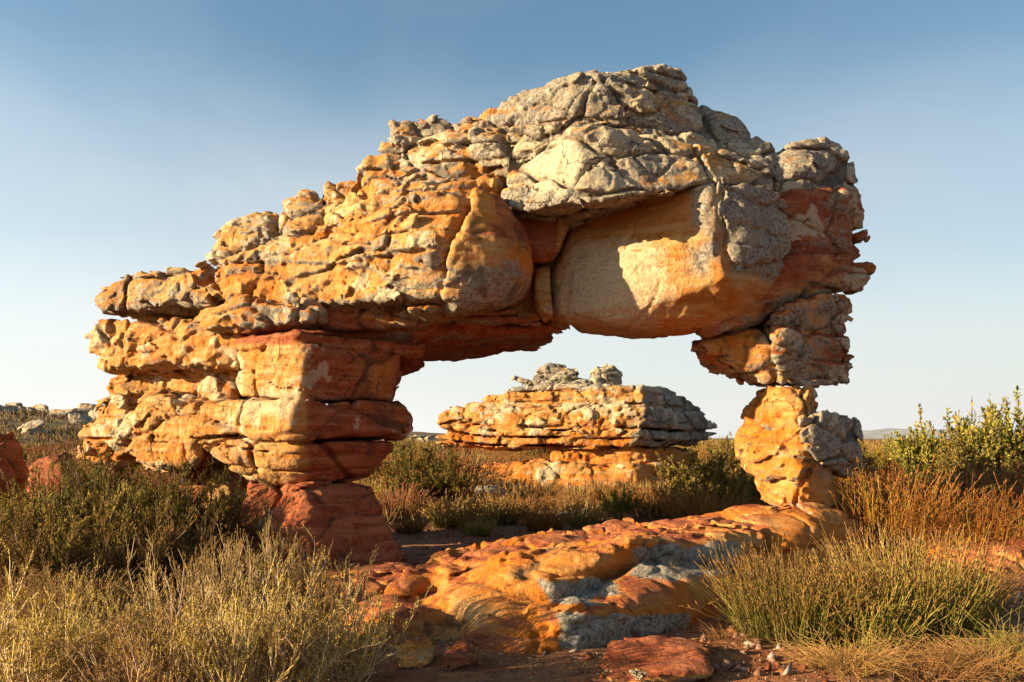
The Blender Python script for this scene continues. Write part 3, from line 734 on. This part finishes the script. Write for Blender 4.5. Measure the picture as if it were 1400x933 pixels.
def make_shrub(name, n0, h, spread, k1, k2, leafmat, woodmat, nl, ln, wd, rad=.006, r0=.08, angle=.55, updir=.35, l1=.5, l2=.45, upl=.8, lo=.3, hug=1.0):
    o = root(name)
    b = disc(n0, r0)
    az = R.uniform(0, 2 * np.pi, n0); el = np.sqrt(R.random(n0)) * spread
    d = np.stack([np.sin(el) * np.cos(az), np.sin(el) * np.sin(az), np.cos(el)], 1)
    L0 = h * R.uniform(.6, 1.0, n0) * (.75 + .25 * np.cos(el))
    P0 = bend(b, d, L0, 6, 0, .10, .10)
    b1, t1 = along(P0, k1, lo, 1.0)
    d1 = unit(t1 + R.normal(size=b1.shape) * angle + np.array([0, 0, updir]))
    P1 = bend(b1, d1, h * l1 * R.uniform(.25, .75, len(b1)), 5, 0, .12, .10)
    b2, t2 = along(P1, k2, .2, 1.0)
    d2 = unit(t2 + R.normal(size=b2.shape) * angle * .8 + np.array([0, 0, updir]))
    P2 = bend(b2, d2, h * l1 * l2 * R.uniform(.25, .75, len(b2)), 4, 0, .12, .08)
    W = [tubes(P0, np.linspace(1, .5, 6)[None] * rad * R.uniform(.7, 1.3, (n0, 1)), 4),
         tubes(P1, np.linspace(.55, .28, 5)[None] * rad * np.ones((len(b1), 1))),
         tubes(P2, np.linspace(.34, .18, 4)[None] * rad * np.ones((len(b2), 1)))]
    plant_part('twigs', join(W), woodmat, o)
    lb, lt = along(P2, nl, .15, 1.0)
    ld = unit(lt * .7 * hug + R.normal(size=lb.shape) * .5 / hug + np.array([0, 0, upl * .5]))
    plant_part('leaves', leaves(lb, ld, ln * R.uniform(.6, 1.2, len(lb)), wd * R.uniform(.7, 1.2, len(lb))), leafmat, o)
    return o
def make_protea(name, n0, h, w_, nl):
    o = root(name)
    b = disc(n0, w_ * .45)
    d = unit(b * np.array([.9, .9, 0]) / w_ + np.array([0, 0, 1.]) + R.normal(size=(n0, 3)) * .12)
    P0 = bend(b, d, h * R.uniform(.55, 1.0, n0), 7, 0, .12)
    b1, t1 = along(P0, 4, .3, .85)
    d1 = unit(t1 + R.normal(size=b1.shape) * .35 + np.array([0, 0, .6]))
    P1 = bend(b1, d1, h * R.uniform(.16, .34, len(b1)), 5, 0, .1, .08)
    plant_part('twigs', join([tubes(P0, np.linspace(1, .4, 7)[None] * .012 * np.ones((n0, 1)), 4), tubes(P1, np.linspace(.5, .3, 5)[None] * .012 * np.ones((len(b1), 1)))]), M_WOOD, o)
    la, ta = along(P0, nl, .55, 1.0); lb, tb = along(P1, nl, .25, 1.0)
    lb = np.concatenate([la, lb]); tb = np.concatenate([ta, tb])
    ld = unit(tb * 1.0 + R.normal(size=lb.shape) * .5)
    plant_part('leaves', leaves(lb, ld, .10 * R.uniform(.6, 1.2, len(lb)), .040 * R.uniform(.7, 1.2, len(lb))), M_PLEAF, o)
    return o
USED = set()
def place(proto, px, Y, s=1.0, label=None, cat=None, group=None, sz=None, x=None, rz=None, sink=0.0):
    if proto.name in USED:
        o = proto.copy(); C.objects.link(o)
        for ch in proto.children:
            c = ch.copy(); C.objects.link(c); c.parent = o
    else: o = proto; USED.add(proto.name)
    if x is None: x = (px - 700) / F * Y
    o.location = (x, Y, g1(x, Y) - sink)
    sz = s if sz is None else sz
    o.scale = (s, s, sz); o.rotation_euler = (0, 0, float(R.uniform(0, 6.28)) if rz is None else rz)
    return tag(o, label, cat, group)

# --- the big reeds on the right foreground
reedA = make_reed('reed_clump', 1050, .80, .42, .46, .0034)
place(reedA, 1085, 6.5, 1.0, 'green upright reed clump directly in front of the right pedestal', 'reed clump')
reedB = make_reed('reed_clump', 1200, .92, .50, .42, .0034)
place(reedB, 1255, 6.5, .92, 'tallest pale tipped reed clump in the right foreground', 'reed clump')
reedC = make_reed('reed_clump', 600, .70, .34, .55, .0034)
place(reedC, 1180, 6.3, 1.0, 'lower green reed clump between the two tall foreground clumps', 'reed clump')
reedD = make_reed('reed_clump', 140, .65, .25, 1.0, .003, heads=False, droop=.3, wob=.16)
place(reedD, 1400, 5.7, .8, 'sparse loose green stalks at the lower right corner', 'reed clump')
dry = make_reed('dry_grass_tuft', 420, .42, .22, 1.1, .0022, (M_DRY, M_HEAD), False, .45, 6, .22)
for i, (px, Y, s_, lb) in enumerate([(1160,5.55,1.0,'tangled dry brown grass tuft at the foot of the green reeds'),(1262,5.4,1.1,'curled straw coloured grass tuft at the bottom edge below the tall reeds'),(1352,5.5,1.1,'wide tangled dry grass tuft in the lower right corner')]):
    place(dry, px, Y, s_, lb, 'grass tuft')
dark = make_reed('dry_grass_tuft', 160, .22, .10, 1.1, .0022, (M_HEAD, M_HEAD), False, .4, 5, .2)
place(dark, 992, 6.35, 1.0, 'small dark brown grass tuft beside the flat pink slab', 'grass tuft')

# --- twiggy shrubs, left foreground
twA = make_shrub('twiggy_shrub', 58, .95, 1.0, 6, 4, M_YLEAF, M_TWIG, 11, .021, .0085, rad=.0068, angle=.42, updir=.5, l1=.5, l2=.5, r0=.22, hug=1.9)
twB = make_shrub('twiggy_shrub', 36, .70, 1.1, 6, 4, M_YLEAF, M_TWIG, 11, .021, .0085, rad=.0066, angle=.5, updir=.4, l1=.55, l2=.5, r0=.2, hug=1.9)
twC = make_shrub('twiggy_shrub', 80, 1.0, .62, 7, 4, M_BLEAF, M_TWIG, 14, .019, .007, rad=.006, angle=.28, updir=.7, l1=.4, l2=.5, r0=.3, hug=2.2)
L_ = [(twC,330,5.9,.76,'dense upright brownish twiggy shrub, tallest in the left foreground'),
      (twC,425,5.75,.66,'upright olive twiggy shrub touching the left pedestal'),
      (twA,250,5.3,.70,'broad yellow green twiggy shrub filling the left foreground'),
      (twA,120,5.0,.60,'spreading pale twiggy shrub near the lower left corner'),
      (twB,20,4.7,.9,'low open twiggy shrub in the lower left corner'),
      (twB,390,4.9,.95,'yellow green twiggy shrub at the bottom below the left pedestal'),
      (twB,210,4.55,.85,'low twiggy shrub cropped by the bottom edge, left part'),
      (twB,470,5.05,.72,'small open twiggy shrub at the edge of the orange ledge'),
      (twA,330,4.6,.68,'low dense twiggy shrub cropped by the bottom edge below the pedestal'),
      (twA,60,5.7,.6,'twiggy yellow shrub in front of the brown grass at left')]
for p_, px, Y, s_, lb in L_: place(p_, px, Y, s_, lb, 'shrub')
sp = make_shrub('twiggy_shrub', 5, .62, .5, 5, 3, M_YLEAF, M_TWIG, 6, .02, .008, rad=.004, angle=.4, updir=.5, r0=.05)
place(sp, 520, 5.3, 1.0, 'single spindly twig plant standing against the shaded ledge', 'shrub')

# --- dark bushes at the left
dkA = make_shrub('dark_bush', 46, 1.35, 1.0, 8, 6, M_DLEAF, M_WOOD, 22, .036, .012, hug=1.6, rad=.010, angle=.4, updir=.5, l1=.5, r0=.25)
dkB = make_shrub('dark_bush', 40, 1.2, 1.1, 8, 6, M_BLEAF, M_WOOD, 16, .034, .011, hug=1.6, rad=.010, angle=.4, updir=.5, l1=.5, r0=.25)
for p_, px, Y, s_, lb in [(dkA,150,9.3,.9,'tall dark green bush against the bulging left end of the arch'),
      (dkA,55,8.9,.78,'dark green bush beside the red boulder at left'),(dkB,115,8.3,.85,'rust tinged olive bush in front of the tall dark bush'),
      (dkA,225,9.0,.78,'dark bush in the shade under the left pillar'),(dkB,200,8.2,.72,'small olive bush in front of the shaded dark bush'),
      (dkB,20,7.9,.8,'olive green bush at the left edge above the brown grass'),(dkA,275,9.3,.72,'small dark bush beside the back leg of the arch')]:
    place(p_, px, Y, s_, lb, 'bush')
tuft = make_reed('grass_tuft', 600, .62, .32, .6, .0034, (M_DRY, M_HEAD), True, .2, 5, .12)
for px, Y, s_, lb in [(30,7.3,1.0,'brown grass tuft at the left edge under the olive bush'),(105,7.2,.85,'brown grass tuft in front of the dark bushes'),(100,10.6,.9,'thin orange grass tuft on top of the bushes beside the left bulge')]:
    place(tuft, px, Y, s_, lb, 'grass tuft')

# --- right middle ground
rusA = make_reed('rusty_reed_clump', 800, 1.25, .55, .5, .0042, (M_RUST, M_RHEAD), True, .14, 5, .10, .14)
rusB = make_reed('rusty_reed_clump', 700, 1.05, .60, .8, .0042, (M_RUST, M_RHEAD), True, .22, 5, .12, .14)
for p_, px, Y, s_, lb in [(rusA,1212,10.2,1.0,'tall rusty orange reed clump right beside the right pedestal'),(rusB,1330,9.6,1.0,'red brown arching reed clump left of the right edge'),
      (rusB,1400,9.9,1.0,'red brown reed clump at the right edge above the rock hump'),(rusA,1290,12.0,1.0,'rusty reed clump in front of the green leafy shrub'),(rusA,1370,12.2,1.05,'rust red reed clump at the right edge under the leafy shrub'),
      (rusB,1240,13.5,1.0,'orange brown reed clump behind the tall rusty clump')]:
    place(p_, px, Y, s_, lb, 'reed clump')
prA = make_protea('leafy_shrub', 60, 1.95, 1.3, 30); prB = make_protea('leafy_shrub', 48, 1.75, 1.1, 30)
for p_, px, Y, s_, lb in [(prA,1368,18.6,1.2,'tallest yellow green leafy shrub at the right edge against the sky'),(prB,1288,18.8,1.12,'leafy yellow green shrub, left part of the tall thicket'),(prB,1440,18.2,1.3,'leafy green shrub cut off by the right edge')]:
    place(p_, px, Y, s_, lb, 'leafy shrub')

# --- plain behind the arch
mA = make_reed('brown_tuft', 420, .75, .38, .7, .006, (M_DRY, M_RHEAD), True, .2, 4, .12, .12)
mB = make_reed('rusty_tuft', 420, .80, .40, .6, .006, (M_RUST, M_RHEAD), True, .16, 4, .12, .12)
mC = make_shrub('olive_bush', 34, .85, 1.15, 8, 6, M_OLEAF, M_WOOD, 10, .05, .02, rad=.008, angle=.45, updir=.4, l1=.55, r0=.2)
mD = make_shrub('dark_green_bush', 34, .85, 1.15, 8, 6, M_DLEAF, M_WOOD, 10, .05, .02, rad=.008, angle=.45, updir=.4, l1=.55, r0=.2)
mE = make_reed('green_tuft', 420, .70, .36, .6, .006, (M_REED, M_DRY), True, .16, 4, .12, .12)
feat = [(mC,962,16.0,1.25,'large round olive bush left of the right pedestal'),(mC,1003,17.5,1.25,'olive green bush tucked behind the right pedestal'),
        (mB,900,15.5,.85,'dark rusty tuft in front of the outcrop, right part'),(mB,955,14.3,1.0,'grey brown tuft at the back edge of the ledge'),(mB,1000,13.4,.9,'rusty tuft right behind the ledge beside the right pedestal'),
        (mA,637,20.5,1.55,'tall sandy brown bush of stalks at the left end of the outcrop'),(mE,620,14.2,.95,'sunlit yellow green tuft on the red soil behind the arch'),(mE,680,14.6,.9,'green and brown tuft beside the patch of red soil'),
        (mD,585,17.0,1.25,'dark green tuft behind the sunlit yellow green tuft'),(mB,660,17.0,.7,'reddish brown tuft in front of the rough grey rock'),(mA,775,16.6,.72,'pale brown tuft in front of the middle of the outcrop'),
        (mB,830,17.5,.75,'rust brown tuft before the pedestal of the outcrop'),(mD,845,15.0,.6,'small dark green bush behind the ledge'),(mB,735,17.8,.7,'brown tuft in front of the golden ledge of the outcrop'),
        (mA,540,15.2,1.1,'brown tuft beside the left pedestal'),(mE,515,17.0,1.2,'grey green tuft behind the left pedestal'),(mA,715,15.8,.7,'brown tuft in the shade before the outcrop'),
        (mD,550,38,1.4,'round dark green bush far behind the left pillar'),(mC,585,30,1.15,'pale olive bush left of the outcrop'),(mE,560,13.2,.55,'low grey green tuft in the shadow of the left pedestal'),(mE,655,13.0,.5,'small green tuft on the shaded soil behind the ledge'),(mB,745,13.6,.65,'low rusty tuft behind the middle of the orange ledge'),(mE,800,14.2,.7,'green tuft beside the low dark grey rock'),(mA,335,13.0,1.3,'brown grass tuft seen in the gap behind the left pedestal')]
for p_, px, Y, s_, lb in feat: place(p_, px, Y, s_, lb, 'bush' if p_ in (mC, mD) else 'tuft')
def free(x, Y, lst, r):
    return all((x - a) ** 2 + (Y - b) ** 2 > r * r for a, b in lst)
taken = [((px - 700) / F * Y, Y) for _, px, Y, _, _ in feat]
kinds = [(mA, 'brown tuft', 'tuft'), (mB, 'rusty tuft', 'tuft'), (mC, 'olive bush', 'bush'), (mD, 'dark green bush', 'bush'), (mE, 'green brown tuft', 'tuft')]
wts = [.32, .40, .14, .03, .11]
cnt = 0
for _ in range(6000):
    if cnt >= 250: break
    Y = float(16 * (75 / 16) ** R.random()); px = float(R.uniform(-80, 1480)); x = (px - 700) / F * Y
    if 16.4 < Y < 30 and 625 < px < 975: continue
    if Y < 19.5 and 480 < px < 900 and (Y < 13.3): continue
    if not free(x, Y, taken, .55 + .022 * Y): continue
    taken.append((x, Y)); cnt += 1
    k = int(R.choice(5, p=wts)); p_, nm, cat = kinds[k]
    where = 'left of the arch' if px < 345 else ('beyond the arch opening' if px < 1030 else 'right of the arch')
    place(p_, px, Y, float(R.uniform(.8, 1.35)) * (1 + .006 * Y), f'{nm} scattered on the plain {where}', cat, f'{nm}s on the plain {where}')

# --- low ground cover, uncountable: short dry stalks and litter between the bushes
N = 30000
Y = 9.5 * (170 / 9.5) ** R.random(N); px = R.uniform(-150, 1550, N); x = (px - 700) / F * Y
keep = ~((Y < 14.2) & (px > 440) & (px < 1010)) & (R.random(N) < sstep(-.22, .10, fbm(np.stack([x, Y, x * 0], 1).astype(np.float32), .35, 3, 1501)) + .1)
x, Y = x[keep], Y[keep]; z = G(x, Y)
ns = 7; sc_ = (.9 + Y * .016)
b = np.repeat(np.stack([x, Y, z], 1), ns, 0) + R.normal(size=(len(x) * ns, 3)) * np.array([.09, .09, 0]) * np.repeat(sc_, ns)[:, None]
d = unit(R.normal(size=b.shape) * .42 + np.array([0, 0, 1.]))
lt = leaves(b - np.array([0, 0, .02]), d, np.repeat(sc_, ns) * R.uniform(.16, .42, len(b)), np.repeat(.006 + Y * .0009, ns))
M_COVER = plant_mat('low_scrub', (.16, .085, .04), (.25, .14, .06), (.33, .20, .09), (.17, .16, .05), .4, 0)
o = mesh_from('ground_cover', lt[0], lt[1], None, M_COVER, None, False); set_attr(o, 't', lt[2]); set_attr(o, 'rnd', np.repeat(np.repeat(R.random(len(x)), ns), 4)); o['kind'] = 'stuff'
# --- loose gravel chips on the near soil
N = 11000
x = np.concatenate([R.uniform(-3.6, 4.6, 8000), R.uniform(-2.6, 2.0, 3000)]); Y = np.concatenate([R.uniform(4.0, 7.4, 8000), R.uniform(9.6, 14.5, 3000)])
keep = R.random(N) < sstep(-.1, .2, fbm(np.stack([x, Y, x * 0], 1).astype(np.float32), 1.1, 3, 1521)) + .1
x, Y = x[keep], Y[keep]; n_ = len(x)
oct_ = np.array([(1, 0, 0), (0, 1, 0), (-1, 0, 0), (0, -1, 0), (.1, .1, .8), (-.1, 0, -.8)], float)
rz_ = R.uniform(0, 6.28, n_); sz_ = .006 + .045 * R.random(n_) ** 5
vv = oct_[None] * (1 + .5 * R.normal(size=(n_, 6, 1))) * sz_[:, None, None] * R.uniform(.5, 1.4, (n_, 1, 3))
vx = vv[:, :, 0] * np.cos(rz_)[:, None] - vv[:, :, 1] * np.sin(rz_)[:, None]; vy = vv[:, :, 0] * np.sin(rz_)[:, None] + vv[:, :, 1] * np.cos(rz_)[:, None]
vv = np.stack([vx + x[:, None], vy + Y[:, None], vv[:, :, 2] + G(x, Y)[:, None] + .004], -1)
tri = np.array([(0, 1, 4), (1, 2, 4), (2, 3, 4), (3, 0, 4), (1, 0, 5), (2, 1, 5), (3, 2, 5), (0, 3, 5)])
tri = (tri[None] + 6 * np.arange(n_)[:, None, None]).reshape(-1, 3)
o = mesh_from('gravel', vv.reshape(-1, 3), np.zeros((0, 4), int), tri, plant_mat('gravel', (.30, .12, .05), (.36, .17, .08), (.3, .2, .13), (.36, .30, .24), .35, 0), None, False)
set_attr(o, 't', np.repeat(R.random(n_), 6)); set_attr(o, 'rnd', np.repeat(R.random(n_), 6)); o['kind'] = 'stuff'
# --- leaf litter and twigs on the near soil
N = 20000
x = R.uniform(-3.6, 4.6, N); Y = np.where(R.random(N) < .7, R.uniform(4.0, 7.4, N), R.uniform(9.6, 14.5, N))
keep = R.random(N) < sstep(-.05, .15, fbm(np.stack([x, Y, x * 0], 1).astype(np.float32), 1.3, 3, 1511)) + .12
x, Y = x[keep], Y[keep]
b = np.stack([x, Y, G(x, Y) + .008], 1); az = R.uniform(0, 6.28, len(x))
d = unit(np.stack([np.cos(az), np.sin(az), R.normal(size=len(x)) * .15], 1))
lt = leaves(b, d, R.uniform(.02, .09, len(x)), R.uniform(.004, .01, len(x)))
o = mesh_from('plant_litter', lt[0], lt[1], None, plant_mat('litter', (.07, .04, .025), (.12, .075, .045), (.2, .13, .08), (.3, .2, .12), .3, 0), None, False)
set_attr(o, 't', lt[2]); set_attr(o, 'rnd', lt[3]); o['kind'] = 'stuff'
print('SCRIPT', round(time.time() - T0, 1))
